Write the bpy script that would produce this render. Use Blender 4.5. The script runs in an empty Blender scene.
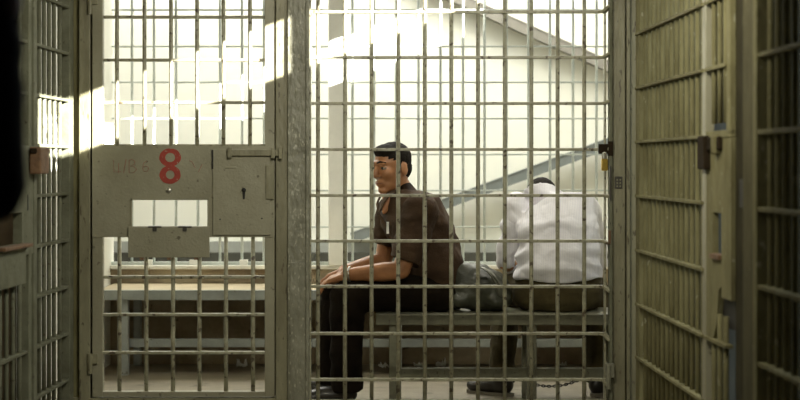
import bpy, bmesh, math, random
from mathutils import Vector, Matrix, noise
random.seed(7)
S = bpy.context.scene
COL = S.collection
PI = math.pi
EYE = 1.10          # camera height
F = 1900.0          # focal length in pixels of the 800 x 400 frame
V = Vector

def at(x, y, d):
    """A point of the place seen at photo position x, y, at depth d."""
    return V(((x-400)*d/F, d, EYE-(y-165)*d/F))

# ------------------------------------------------------------------ materials
def new_mat(name):
    m = bpy.data.materials.new(name); m.use_nodes = True
    nt = m.node_tree; nt.nodes.clear()
    out = nt.nodes.new('ShaderNodeOutputMaterial')
    b = nt.nodes.new('ShaderNodeBsdfPrincipled')
    nt.links.new(b.outputs[0], out.inputs[0])
    return m, nt, b

def mat(name, c1, c2=None, scale=6.0, rough=0.5, metal=0.0, chip=None, chip_scale=40.0, chip_amt=0.62,
        bump=0.0, bump_scale=60.0, stretch=(1, 1, 1), spec=0.5):
    m, nt, b = new_mat(name)
    N, L = nt.nodes, nt.links
    geo = N.new('ShaderNodeNewGeometry')
    mp = N.new('ShaderNodeMapping'); mp.inputs['Scale'].default_value = stretch
    L.new(geo.outputs['Position'], mp.inputs[0])
    c2 = c2 or tuple(v*0.75 for v in c1)
    n1 = N.new('ShaderNodeTexNoise'); n1.inputs['Scale'].default_value = scale
    n1.inputs['Detail'].default_value = 6; n1.inputs['Roughness'].default_value = 0.65
    L.new(mp.outputs[0], n1.inputs['Vector'])
    r1 = N.new('ShaderNodeValToRGB')
    r1.color_ramp.elements[0].position = 0.35; r1.color_ramp.elements[1].position = 0.68
    r1.color_ramp.elements[0].color = (*c2, 1); r1.color_ramp.elements[1].color = (*c1, 1)
    L.new(n1.outputs['Fac'], r1.inputs[0])
    last = r1.outputs[0]
    if chip:
        n2 = N.new('ShaderNodeTexNoise'); n2.inputs['Scale'].default_value = chip_scale
        n2.inputs['Detail'].default_value = 4; L.new(mp.outputs[0], n2.inputs['Vector'])
        r2 = N.new('ShaderNodeValToRGB')
        r2.color_ramp.elements[0].position = chip_amt; r2.color_ramp.elements[1].position = chip_amt+0.06
        L.new(n2.outputs['Fac'], r2.inputs[0])
        mx = N.new('ShaderNodeMix'); mx.data_type = 'RGBA'
        L.new(r2.outputs[0], mx.inputs[0]); L.new(last, mx.inputs[6]); mx.inputs[7].default_value = (*chip, 1)
        last = mx.outputs[2]
    L.new(last, b.inputs['Base Color'])
    b.inputs['Roughness'].default_value = rough; b.inputs['Metallic'].default_value = metal
    b.inputs['Specular IOR Level'].default_value = spec
    if bump:
        n3 = N.new('ShaderNodeTexNoise'); n3.inputs['Scale'].default_value = bump_scale
        n3.inputs['Detail'].default_value = 5; L.new(mp.outputs[0], n3.inputs['Vector'])
        bp = N.new('ShaderNodeBump'); bp.inputs['Strength'].default_value = bump; bp.inputs['Distance'].default_value = 0.01
        L.new(n3.outputs['Fac'], bp.inputs['Height']); L.new(bp.outputs[0], b.inputs['Normal'])
    return m

M = {}
M['door_paint'] = mat('door_paint', (.31, .295, .21), (.235, .22, .15), 4, .42, chip=(.13, .115, .075), chip_scale=30, chip_amt=.665, bump=.2, bump_scale=90)
M['bar_paint'] = mat('bar_paint', (.38, .37, .265), (.22, .205, .135), 22, .38, chip=(.085, .065, .04), chip_scale=38, chip_amt=.59, bump=.25)
M['post_paint'] = mat('post_paint', (.27, .255, .165), (.165, .152, .092), 9, .45, chip=(.10, .085, .05), chip_scale=60, chip_amt=.62, bump=.35, bump_scale=70, stretch=(1, 1, .35))
M['rough_post'] = mat('rough_post', (.27, .265, .20), (.16, .155, .11), 16, .40, chip=(.36, .35, .27), chip_scale=80, chip_amt=.60, bump=.7, bump_scale=60, stretch=(1, 1, .5))
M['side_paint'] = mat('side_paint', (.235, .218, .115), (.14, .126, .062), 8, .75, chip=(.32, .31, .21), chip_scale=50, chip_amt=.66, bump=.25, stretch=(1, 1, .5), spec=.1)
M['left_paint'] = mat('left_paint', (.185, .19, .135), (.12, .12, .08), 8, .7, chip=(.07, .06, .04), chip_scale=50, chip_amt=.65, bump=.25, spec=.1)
M['rear_bar'] = mat('rear_bar', (.56, .60, .56), (.40, .44, .42), 14, .5)
M['white_wall'] = mat('white_wall', (.84, .83, .74), (.74, .74, .66), 1.6, .75, bump=.05)
M['far_wall'] = mat('far_wall', (.80, .80, .70), (.72, .73, .66), 1.2, .8)
M['column_white'] = mat('column_white', (.80, .80, .75), (.68, .68, .63), 5, .7, chip=(.3, .28, .22), chip_scale=25, chip_amt=.74)
M['beige_wall'] = mat('beige_wall', (.40, .335, .225), (.20, .15, .09), 3.2, .85, chip=(.12, .085, .05), chip_scale=14, chip_amt=.64, bump=.3)
M['olive_wall'] = mat('olive_wall', (.19, .17, .085), (.11, .10, .05), 5, .85, chip=(.36, .36, .28), chip_scale=9, chip_amt=.66, stretch=(1, 1, .4))
M['dull_wall'] = mat('dull_wall', (.36, .34, .26), (.27, .25, .19), 2.5, .85)
M['brown_wall'] = mat('brown_wall', (.16, .12, .07), (.11, .08, .045), 4, .8)
M['ceiling'] = mat('ceiling', (.55, .53, .46), (.48, .46, .40), 2, .9)
M['floor'] = mat('floor', (.27, .235, .165), (.165, .14, .095), 3.5, .6, chip=(.085, .07, .045), chip_scale=9, chip_amt=.62, bump=.2, stretch=(.5, 1, 1))
M['sill'] = mat('sill', (.80, .79, .72), (.62, .60, .53), 12, .6, chip=(.14, .10, .07), chip_scale=30, chip_amt=.66)
M['steel_bench'] = mat('steel_bench', (.20, .20, .135), (.125, .12, .08), 9, .4, chip=(.08, .07, .045), chip_scale=50, chip_amt=.62, bump=.15)
M['grey_bench'] = mat('grey_bench', (.34, .365, .34), (.25, .27, .25), 6, .45, chip=(.16, .15, .12), chip_scale=40, chip_amt=.66)
M['blue_beam'] = mat('blue_beam', (.20, .225, .22), (.16, .18, .17), 5, .5)
M['brown_beam'] = mat('brown_beam', (.27, .255, .22), (.21, .20, .17), 5, .5)
M['grey_band'] = mat('grey_band', (.38, .40, .36), (.30, .31, .28), 4, .7)
M['dark_box'] = mat('dark_box', (.07, .075, .06), (.045, .045, .035), 6, .6)
M['blue_panel'] = mat('blue_panel', (.155, .175, .175), (.09, .105, .105), 5, .55, stretch=(3, 1, .4))
M['seat_beige'] = mat('seat_beige', (.52, .44, .30), (.40, .33, .21), 5, .6, chip=(.2, .15, .1), chip_scale=16, chip_amt=.68)
M['post_dark'] = mat('post_dark', (.115, .105, .06), (.075, .068, .038), 8, .85, chip=(.2, .19, .13), chip_scale=50, chip_amt=.68, bump=.25, stretch=(1, 1, .5), spec=.05)  # post colour darkened in place of weaker light on it
M['dark_channel'] = mat('dark_channel', (.05, .044, .025), (.03, .027, .015), 8, .85, spec=.05)  # near black tone standing in for shade in the post's recess
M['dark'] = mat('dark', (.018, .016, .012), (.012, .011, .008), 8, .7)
M['lock_brown'] = mat('lock_brown', (.03, .021, .012), (.02, .014, .008), 20, .8, bump=.2, spec=.05)
M['rust'] = mat('rust', (.20, .11, .055), (.11, .06, .03), 30, .7, bump=.4)
M['rivet'] = mat('rivet', (.75, .72, .62), (.6, .58, .5), 20, .25, metal=.8)
M['brass'] = mat('brass', (.62, .43, .10), (.45, .30, .06), 20, .28, metal=.85)
M['steel'] = mat('steel', (.62, .60, .54), (.45, .44, .40), 20, .28, metal=.9)
M['dark_steel'] = mat('dark_steel', (.10, .095, .08), (.06, .055, .045), 20, .4, metal=.5)
M['red_paint'] = mat('red_paint', (.36, .042, .024), (.27, .034, .02), 30, .5, chip=(.34, .28, .2), chip_scale=85, chip_amt=.63)
M['scratch'] = mat('scratch', (.30, .145, .10), (.22, .13, .09), 30, .5)
M['paper'] = mat('paper', (.95, .95, .92), (.88, .88, .84), 20, .8)
M['skin'] = mat('skin', (.44, .205, .095), (.33, .145, .062), 12, .42, bump=.05)
M['lip'] = mat('lip', (.30, .11, .07), None, 10, .45)
M['hair'] = mat('hair', (.012, .008, .005), (.007, .005, .003), 60, .7, bump=.6, bump_scale=240, spec=.15)
M['eye_white'] = mat('eye_white', (.30, .27, .23), None, 10, .3)
M['iris'] = mat('iris', (.02, .012, .008), None, 10, .15)
M['brown_shirt'] = mat('brown_shirt', (.062, .034, .016), (.036, .019, .009), 9, .85, bump=.35, bump_scale=130, spec=.3)
M['shirt_seam'] = mat('shirt_seam', (.095, .058, .030), None, 9, .85)
M['black_cloth'] = mat('black_cloth', (.012, .008, .0045), (.006, .004, .0025), 9, .95, bump=.3, bump_scale=120, spec=.1)
M['olive_cloth'] = mat('olive_cloth', (.075, .060, .026), (.040, .031, .013), 9, .9, bump=.3, bump_scale=120, spec=.2)
M['navy'] = mat('navy', (.006, .006, .012), (.004, .004, .008), 9, .9, spec=.2)
M['patch'] = mat('patch', (.30, .27, .36), (.22, .20, .28), 40, .8)
M['shoe'] = mat('shoe', (.022, .018, .013), (.012, .010, .007), 12, .4)
M['sole'] = mat('sole', (.16, .14, .10), None, 12, .7)
M['bag'] = mat('bag', (.060, .062, .042), (.030, .031, .02), 7, .45, bump=.5, bump_scale=28)
M['strap'] = mat('strap', (.20, .20, .16), (.13, .13, .10), 20, .5)

def striped_shirt():
    m, nt, b = new_mat('white_shirt')
    N, L = nt.nodes, nt.links
    geo = N.new('ShaderNodeNewGeometry')
    w = N.new('ShaderNodeTexWave'); w.bands_direction = 'X'; w.inputs['Scale'].default_value = 40; w.inputs['Distortion'].default_value = 1.2
    w.inputs['Detail Scale'].default_value = .4
    L.new(geo.outputs['Position'], w.inputs['Vector'])
    r = N.new('ShaderNodeValToRGB')
    r.color_ramp.elements[0].position = .62; r.color_ramp.elements[0].color = (.84, .83, .87, 1)
    r.color_ramp.elements[1].position = .9; r.color_ramp.elements[1].color = (.74, .73, .80, 1)
    L.new(w.outputs['Fac'], r.inputs[0]); L.new(r.outputs[0], b.inputs['Base Color'])
    b.inputs['Roughness'].default_value = .9
    n3 = N.new('ShaderNodeTexNoise'); n3.inputs['Scale'].default_value = 30; n3.inputs['Detail'].default_value = 4
    L.new(geo.outputs['Position'], n3.inputs['Vector'])
    bp = N.new('ShaderNodeBump'); bp.inputs['Strength'].default_value = .35; bp.inputs['Distance'].default_value = .012
    L.new(n3.outputs['Fac'], bp.inputs['Height']); L.new(bp.outputs[0], b.inputs['Normal'])
    return m
M['white_shirt'] = striped_shirt()

# ------------------------------------------------------------------ mesh tools
def link(name, me, m=None, parent=None):
    o = bpy.data.objects.new(name, me); COL.objects.link(o)
    if m is not None and me is not None and not me.materials:
        me.materials.append(M[m] if isinstance(m, str) else m)
    if parent is not None:
        o.parent = parent
    return o

def tag(o, label, cat, group=None, kind=None):
    o['label'] = label; o['category'] = cat
    if group: o['group'] = group
    if kind: o['kind'] = kind
    return o

def struct(o, label=None):
    o['kind'] = 'structure'
    if label: o['label'] = label
    return o

def root(name, loc, label, cat, group=None, kind=None, rz=0):
    o = bpy.data.objects.new(name, None); COL.objects.link(o)
    o.location = loc; o.rotation_euler = (0, 0, rz)
    o.empty_display_size = .1
    tag(o, label, cat, group, kind)
    return o

def finish(bm, smooth=False):
    bmesh.ops.recalc_face_normals(bm, faces=bm.faces)
    me = bpy.data.meshes.new('mesh'); bm.to_mesh(me); bm.free()
    if smooth:
        me.polygons.foreach_set('use_smooth', [True]*len(me.polygons))
    return me

def add_box(bm, lo, hi, bev=0.0, mtx=None):
    t = bmesh.new()
    bmesh.ops.create_cube(t, size=1)
    lo, hi = V(lo), V(hi)
    for v in t.verts:
        v.co = V([(lo[i]+hi[i])/2 + v.co[i]*(hi[i]-lo[i]) for i in range(3)])
    if bev > 0:
        bmesh.ops.bevel(t, geom=t.edges[:]+t.verts[:], offset=bev, segments=2, affect='EDGES', profile=.5)
    if mtx is not None:
        t.transform(mtx)
    me = bpy.data.meshes.new('t'); t.to_mesh(me); t.free(); bm.from_mesh(me); bpy.data.meshes.remove(me)

def frame_of(d, ref=None):
    d = V(d).normalized()
    ref = V(ref) if ref is not None else (V((0, 0, 1)) if abs(d.z) < .9 else V((0, 1, 0)))
    a = ref.cross(d)
    if a.length < 1e-5:
        a = V((1, 0, 0)).cross(d)
    a.normalize(); b = d.cross(a).normalized()
    return a, b

def loft(bm, secs, n=16, ref=None, cap=True):
    """secs: (centre, radius_a, radius_b). a = ref x direction (sideways), b = along ref."""
    rings = []
    k = len(secs)
    for i, (c, ra, rb) in enumerate(secs):
        c = V(c)
        d = V(secs[min(i+1, k-1)][0]) - V(secs[max(i-1, 0)][0])
        a, b = frame_of(d, ref)
        rings.append([bm.verts.new(c + a*math.cos(2*PI*j/n)*ra + b*math.sin(2*PI*j/n)*rb) for j in range(n)])
    for r0, r1 in zip(rings, rings[1:]):
        for j in range(n):
            bm.faces.new((r0[j], r0[(j+1) % n], r1[(j+1) % n], r1[j]))
    if cap:
        bm.faces.new(rings[0][::-1]); bm.faces.new(rings[-1])

def capsule(bm, p0, p1, r0, r1, n=14):
    p0, p1 = V(p0), V(p1); d = (p1-p0)
    if d.length < 1e-6: d = V((0, 0, 1e-4))
    u = d.normalized(); secs = []
    for k in range(5):
        t = PI/2*(1-k/4.0)
        secs.append((p0 - u*r0*math.sin(t), max(r0*math.cos(t), r0*.05), max(r0*math.cos(t), r0*.05)))
    for k in range(5):
        t = PI/2*k/4.0
        secs.append((p1 + u*r1*math.sin(t), max(r1*math.cos(t), r1*.05), max(r1*math.cos(t), r1*.05)))
    rings = []
    a, b = frame_of(u)
    for c, ra, rb in secs:
        rings.append([bm.verts.new(c + a*math.cos(2*PI*j/n)*ra + b*math.sin(2*PI*j/n)*rb) for j in range(n)])
    for q0, q1 in zip(rings, rings[1:]):
        for j in range(n):
            bm.faces.new((q0[j], q0[(j+1) % n], q1[(j+1) % n], q1[j]))
    bm.faces.new(rings[0][::-1]); bm.faces.new(rings[-1])

def chain(bm, pts, rads):
    for i in range(len(pts)-1):
        capsule(bm, pts[i], pts[i+1], rads[i], rads[i+1])

def ell(bm, c, r, mtx=None, n=20):
    t = bmesh.new(); bmesh.ops.create_uvsphere(t, u_segments=n, v_segments=n//2+2, radius=1)
    for v in t.verts: v.co = V((v.co.x*r[0], v.co.y*r[1], v.co.z*r[2]))
    if mtx is not None: t.transform(mtx.to_4x4())
    for v in t.verts: v.co += V(c)
    me = bpy.data.meshes.new('t'); t.to_mesh(me); t.free(); bm.from_mesh(me); bpy.data.meshes.remove(me)

def tube(bm, pts, r, n=8, closed=False):
    pts = [V(p) for p in pts]; k = len(pts); rings = []
    for i in range(k):
        d = (pts[(i+1) % k]-pts[(i-1) % k]) if closed else (pts[min(i+1, k-1)]-pts[max(i-1, 0)])
        a, b = frame_of(d)
        rings.append([bm.verts.new(pts[i] + a*math.cos(2*PI*j/n)*r + b*math.sin(2*PI*j/n)*r) for j in range(n)])
    for i in range(k if closed else k-1):
        r0, r1 = rings[i], rings[(i+1) % k]
        for j in range(n):
            bm.faces.new((r0[j], r0[(j+1) % n], r1[(j+1) % n], r1[j]))
    if not closed:
        bm.faces.new(rings[0][::-1]); bm.faces.new(rings[-1])

def prism(bm, poly, axis_from, axis_to, plane='xz'):
    """Extrude the 2-D polygon poly (x, z) from depth axis_from to axis_to (y); plane 'yz' extrudes along x."""
    def P(p, t): return (p[0], t, p[1]) if plane == 'xz' else (t, p[0], p[1])
    a = [bm.verts.new(P(p, axis_from)) for p in poly]; b = [bm.verts.new(P(p, axis_to)) for p in poly]
    n = len(poly)
    bm.faces.new(a); bm.faces.new(b[::-1])
    for i in range(n):
        bm.faces.new((a[i], a[(i+1) % n], b[(i+1) % n], b[i]))

def boxes(name, m, parent, *bs, bev=0.0):
    bm = bmesh.new()
    for lo, hi in bs: add_box(bm, lo, hi, bev)
    return link(name, finish(bm), m, parent)

def fuse(bm, voxel, smooth=6, disp=None):
    """One continuous closed surface from overlapping shapes."""
    bmesh.ops.recalc_face_normals(bm, faces=bm.faces)
    me = bpy.data.meshes.new('raw'); bm.to_mesh(me); bm.free()
    o = bpy.data.objects.new('raw', me); COL.objects.link(o)
    r = o.modifiers.new('r', 'REMESH'); r.mode = 'VOXEL'; r.voxel_size = voxel
    s = o.modifiers.new('s', 'SMOOTH'); s.iterations = smooth; s.factor = .5
    dg = bpy.context.evaluated_depsgraph_get()
    out = bpy.data.meshes.new_from_object(o.evaluated_get(dg))
    bpy.data.objects.remove(o); bpy.data.meshes.remove(me)
    if disp:
        nr = [v.normal.copy() for v in out.vertices]
        for v, q in zip(out.vertices, nr):
            v.co += q*disp(v.co, q)
    out.polygons.foreach_set('use_smooth', [True]*len(out.polygons))
    return out

# ------------------------------------------------------------------ the shell
XL, XR, YB, YF, ZC = -3.2, 2.7, 12.5, -1.6, 3.4
struct(boxes('floor', 'floor', None, ((XL-.1, YF-.1, -.1), (XR+.1, YB+.1, 0))), 'worn grey brown concrete floor of the cell block')
struct(boxes('ceiling', 'ceiling', None, ((XL-.1, YF-.1, ZC), (XR+.1, YB+.1, ZC+.1))))
struct(boxes('wall_left', 'dull_wall', None, ((XL-.1, YF, 0), (XL, YB, ZC))))
struct(boxes('wall_behind', 'dull_wall', None, ((XL-.1, YF-.1, 0), (XR+.1, YF, ZC))))
struct(boxes('wall_back', 'far_wall', None, ((XL, YB, 0), (XR, YB+.1, ZC))), 'bright white far wall behind the rear bars')
# outer right wall with the high window that lets the sun in
SUN = V((-1.0, 0.8, -0.375)).normalized()
def win_z(dx): return (1.7116+.375*(dx+.594), 1.454+.375*(dx+.594))      # the height of the sun's sheet at distance dx to the right
zt, zb = win_z(XR)
w0, w1 = 7.56-.8*(XR+1.44), 10.55-.8*(XR-.45)
mull = 8.26-.8*(XR+.44)
struct(boxes('wall_right', 'dull_wall', None,
             ((XR, YF, 0), (XR+.03, YB, zb)), ((XR, YF, zt), (XR+.03, YB, ZC)),
             ((XR, YF, zb), (XR+.03, w0, zt)), ((XR, w1, zb), (XR+.03, YB, zt))))
wf = struct(boxes('window_1', 'left_paint', None,
             ((XR, mull-.035, zb), (XR+.025, mull+.035, zt)), ((XR-.01, w0, zb-.02), (XR+.03, w1, zb)), ((XR-.01, w0, zt), (XR+.03, w1, zt+.02))))
# low wall, sill and left wall of the cell
struct(boxes('wall_cell_back', 'beige_wall', None, ((-1.6, 10.5, 0), (1.36, 10.62, .525))), 'stained beige low wall under the rear bars')
struct(boxes('trim_1', 'sill', None, ((-1.6, 10.475, .525), (1.36, 10.64, .545)), bev=.003), 'chipped white sill on the low wall')
struct(boxes('wall_cell_left', 'white_wall', None, ((-1.7, 8.42, 0), (-1.6, 10.62, 2.1))), 'white side wall of the cell')
struct(boxes('wall_cell_right', 'white_wall', None, ((1.36, 8.75, 0), (1.46, 10.62, 2.1))))
struct(boxes('wall_side_end', 'olive_wall', None, ((1.06, 8.62, 0), (2.69, 8.74, 2.0))), 'peeling olive wall behind the right hand bars')
struct(boxes('door_1', 'blue_panel', None, ((1.285, 8.595, 0), (2.1, 8.62, 2.0))), 'blue grey door leaf behind the right hand bars')
struct(boxes('wall_side_left', 'brown_wall', None, ((-3.19, 8.45, 0), (-1.72, 8.55, 2.05))))
# lower part of the far wall: grey band and dark recess line
struct(boxes('baseboard_back', 'grey_band', None, ((XL, YB-.05, 0), (XR, YB, .60))), 'grey dado along the far wall')
struct(boxes('trim_2', 'dark_box', None, ((XL, YB-.16, .345), (XR, YB-.05, .53))), 'dark skirting duct along the far wall')

# ------------------------------------------------------------------ bars
BAR = {}
def bar_mesh(L, r, m):
    key = (round(L, 3), r, m)
    if key not in BAR:
        bm = bmesh.new(); tube(bm, [(0, 0, 0), (0, 0, L*.33), (0, 0, L*.66), (0, 0, L)], r, 10)
        BAR[key] = finish(bm, True); BAR[key].materials.append(M[m])
    return BAR[key]

def bars(parent, xs, z0, z1, r, m, y=0.0, name='bar'):
    for x in xs:
        o = link(name, bar_mesh(z1-z0, r, m), None, parent); o.location = (x, y, z0)

def crossbars(parent, x0, x1, zs, m, y=0.0, h=.013, dep=.03, name='crossbar'):
    bm = bmesh.new(); add_box(bm, (0, -dep/2, -h/2), (x1-x0, dep/2, h/2), .002)
    me = finish(bm); me.materials.append(M[m])
    for z in zs:
        o = link(name, me, None, parent); o.location = (x0, y, z)

D = 8.3
def fx(x): return (x-400)*D/F
def fz(y): return EYE-(y-165)*D/F

# ------------------------------------------------------------------ the cell door with the red 8
door = root('cell_door', (fx(92.5), D, 0), 'olive steel cell door with painted red number 8 and open food hatch', 'door', kind='thing')
dx = lambda x: fx(x)-fx(92.5)
TOP = 2.0
T = .022
boxes('stile', 'door_paint', door, ((dx(93), -T, .09), (dx(103.5), T, TOP)), bev=.003)
boxes('stile', 'door_paint', door, ((dx(265), -T, .09), (dx(275), T, TOP)), bev=.003)
boxes('rail', 'door_paint', door, ((dx(103.5), -T, .09), (dx(265), T, fz(391))), bev=.003)
boxes('rail', 'door_paint', door, ((dx(103.5), -T, TOP-.06), (dx(265), T, TOP)), bev=.003)
zp0, zp1 = fz(237), fz(146)
bm = bmesh.new()                     # plate with the slot cut through
for lo, hi in (((93.2, 237), (133, 146)), ((208, 237), (275, 146)), ((133, 199), (208, 146)), ((133, 237), (208, 226))):
    add_box(bm, (dx(lo[0]), -T-.006, fz(lo[1])), (dx(hi[0]), -T+.004, fz(hi[1])))
bmesh.ops.remove_doubles(bm, verts=bm.verts, dist=.0005)
link('plate', finish(bm), 'door_paint', door)
boxes('slot_lip', 'door_paint', door, ((dx(131), -T-.01, fz(200)), (dx(210), -T-.004, fz(198.4))), ((dx(131.6), -T-.01, fz(227)), (dx(133), -T-.004, fz(198.4))), ((dx(208), -T-.01, fz(227)), (dx(209.2), -T-.004, fz(198.4))))
bars(door, [dx(x) for x in (117, 144.5, 171, 197, 223.5, 250)], zp1-.02, TOP-.03, .0088, 'bar_paint')
crossbars(door, dx(103), dx(266), [fz(y) for y in (17, 60, 102.5, 145.6)], 'bar_paint', y=.012)
bars(door, [dx(x) for x in (119.5, 146.3, 173, 199.5, 226, 253)], fz(393), zp0+.02, .0092, 'bar_paint')
crossbars(door, dx(103), dx(266), [fz(y) for y in (277, 314.5, 352.5)], 'bar_paint', y=-.004)
flap = boxes('hatch_flap', 'door_paint', door, ((dx(129.5), -T-.022, fz(257)), (dx(210.5), -T-.012, fz(226.5))), bev=.002)
flap['label'] = 'hatch flap hanging open'
for x in (156, 186):
    bm = bmesh.new(); capsule(bm, (dx(x-6), -T-.022, fz(226.5)), (dx(x+6), -T-.022, fz(226.5)), .004, .004, 8)
    add_box(bm, (dx(x-2), -T-.026, fz(231)), (dx(x+2), -T-.02, fz(226)))
    link('hinge', finish(bm), 'dark_steel', flap)
for x in (143, 170, 197):
    boxes('stop_lug', 'rust', flap, ((dx(x-2), -T-.02, fz(259.5)), (dx(x+2), -T-.013, fz(256.5))))
lp = boxes('lock_plate', 'door_paint', door, ((dx(213.5), -T-.016, fz(235)), (dx(271), -T-.006, fz(149))), bev=.002)
boxes('plate_edge', 'dark', lp, ((dx(212.6), -T-.008, fz(169)), (dx(214.2), -T-.0165, fz(150))))
bm = bmesh.new()
kx, kz = dx(244.5), fz(190)
capsule(bm, (kx, -T-.0155, kz), (kx, -T-.0165, kz), .010, .010, 12)
prism(bm, [(kx-.007, kz), (kx+.007, kz), (kx+.004, kz-.04), (kx-.004, kz-.04)], -T-.0185, -T-.014)
link('keyhole', finish(bm), 'dark', lp)
for x, y in ((221, 219), (262.5, 218)):
    bm = bmesh.new(); capsule(bm, (dx(x), -T-.015, fz(y)), (dx(x), -T-.0155, fz(y)), .005, .004, 8)
    link('bolt_head', finish(bm), 'dark_steel', lp)
bm = bmesh.new()                     # handle dimple
ell(bm, (dx(232), -T-.015, fz(167.5)), (.027, .004, .006)); link('pull', finish(bm, True), 'door_paint', lp)
bolt = boxes('bolt', 'post_paint', door, ((dx(228), -T-.034, fz(156)), (dx(282), -T-.016, fz(149.8))), bev=.003)
boxes('bolt_guide', 'post_paint', bolt, ((dx(229), -T-.042, fz(158)), (dx(233), -T-.014, fz(147.5))), bev=.002)
boxes('bolt_guide', 'post_paint', bolt, ((dx(272), -T-.042, fz(158.5)), (dx(276), -T-.014, fz(148))), bev=.002)
boxes('bolt_guide', 'post_paint', bolt, ((dx(279.5), -T-.042, fz(159)), (dx(283), -T-.014, fz(147))), bev=.002)
boxes('strike_plate', 'post_paint', door, ((dx(266.5), -T-.026, fz(199)), (dx(274.5), -T-.010, fz(165))), bev=.002)
for y in (4, 362):
    bm = bmesh.new()
    tube(bm, [(dx(91.3), -T-.014, fz(y+11)), (dx(91.3), -T-.014, fz(y-9))], .011, 12)
    add_box(bm, (dx(92), -T-.016, fz(y+1)), (dx(99), -T, fz(y-9)), .002)
    h = link('hinge', finish(bm), 'post_paint', door)
bm = bmesh.new(); ell(bm, (dx(169.5), -T-.006, fz(190.5)), (.013, .006, .013)); link('stud', finish(bm, True), 'steel', door)

def ring(bm, cx, cz, ra, rb, ha, hb, y, n=40, wob=.0):
    o_, i_ = [], []
    for k in range(n):
        a = 2*PI*k/n; w = 1+wob*noise.noise((math.cos(a)*2+cx*9, math.sin(a)*2, cz*7))
        o_.append((cx+ra*w*math.cos(a), cz+rb*w*math.sin(a))); i_.append((cx+ha*math.cos(a), cz+hb*math.sin(a)))
    f = [[bm.verts.new((p[0], yy, p[1])) for p in q] for q in (o_, i_) for yy in (y, y+.0015)]
    for k in range(n):
        j = (k+1) % n
        bm.faces.new((f[0][k], f[0][j], f[2][j], f[2][k])); bm.faces.new((f[1][k], f[1][j], f[3][j], f[3][k]))
        bm.faces.new((f[0][k], f[0][j], f[1][j], f[1][k])); bm.faces.new((f[2][k], f[2][j], f[3][j], f[3][k]))
u = D/F
bm = bmesh.new()
ring(bm, dx(171), fz(157.5), 10.9*u, 9.1*u, 4.9*u, 4.6*u, -T-.0078, wob=.05)
ring(bm, dx(171), fz(174.6), 10.5*u, 9.2*u, 4.3*u, 4.3*u, -T-.0083, wob=.06)
num = link('painted_number', finish(bm), 'red_paint', door); num['label'] = 'red hand painted number 8'
bm = bmesh.new()
def stroke(pts): tube(bm, [(dx(p[0]), -T-.0062, fz(p[1])) for p in pts], .0018, 6)
stroke([(114.5, 160), (115, 172), (122, 171.5)]); stroke([(119.5, 163), (119.5, 173)])
stroke([(124.5, 173), (127, 159)])
stroke([(130, 160), (130, 173), (135, 172.5), (137.5, 169.5), (135, 166.5), (130.5, 166), (135, 164.5), (136, 161.5), (133, 159.5), (130, 160)])
stroke([(147.5, 161), (144.5, 163), (143.5, 168), (145, 171.5), (148.5, 171), (149.5, 168), (147.5, 166), (144, 167)])
sc = link('scrawled_number', finish(bm), 'scratch', door); sc['label'] = 'faint scrawled number beside the red one'
bm = bmesh.new(); stroke([(190, 160.5), (193, 162), (196, 168)]); stroke([(199, 172), (203, 164)]); link('scrawl', finish(bm), 'scratch', door)

# ------------------------------------------------------------------ fixed frame round the front bars
struct(boxes('trim_3', 'post_paint', None, ((fx(80), D-.03, 0), (fx(91.2), D+.05, 2.0)), ((fx(86), D+.024, .09), (fx(97), D+.05, 2.0)), bev=.004), 'left jamb of the cell door')
struct(boxes('trim_4', 'side_paint', None, ((fx(66.5), D-.0, 0), (fx(80), D+.12, 2.0)), bev=.003), 'corner post left of the cell door')
struct(boxes('trim_5', 'post_paint', None, ((fx(276), D-.03, 0), (fx(288), D+.05, 2.0)), ((fx(271), D+.024, .09), (fx(280), D+.05, 2.0)), bev=.004), 'right jamb of the cell door')
po = struct(boxes('trim_6', 'rough_post', None, ((fx(288.2), D-.045, 0), (fx(306.5), D+.06, 2.0)), ((fx(306.5), D-.06, 0), (fx(309.6), D+.07, 2.0)), bev=.003), 'rough painted steel post between door and gate')
boxes('weld_plate', 'rough_post', po, ((fx(290.5), D-.052, 0), (fx(306.3), D-.044, fz(262))), bev=.002)
struct(boxes('trim_7', 'post_paint', None, ((fx(60), D-.05, 2.0), (fx(645), D+.12, 2.07))), 'steel header above the front bars')
struct(boxes('trim_8', 'post_paint', None, ((fx(60), D-.02, 0), (fx(276), D+.05, .085))), 'steel threshold under the cell door')
rp = struct(boxes('trim_9', 'post_paint', None, ((fx(611.5), D-.03, 0), (fx(624.5), D+.07, 2.0)), ((fx(625.5), D-.045, 0), (fx(629), D+.07, 2.0)),
       ((fx(629), D-.01, 0), (fx(636), D+.09, 2.0)), bev=.003), 'olive steel post right of the barred gate')
nb = boxes('number_plate', 'dark_steel', rp, ((fx(614), D-.036, fz(188.5)), (fx(621.5), D-.029, fz(176.5))), bev=.001)
for i in range(2):
    for j in range(3):
        boxes('dot', 'post_paint', nb, ((fx(615.6+i*3), D-.0375, fz(180.5+j*3.2)), (fx(617+i*3), D-.0355, fz(179+j*3.2))))

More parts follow.
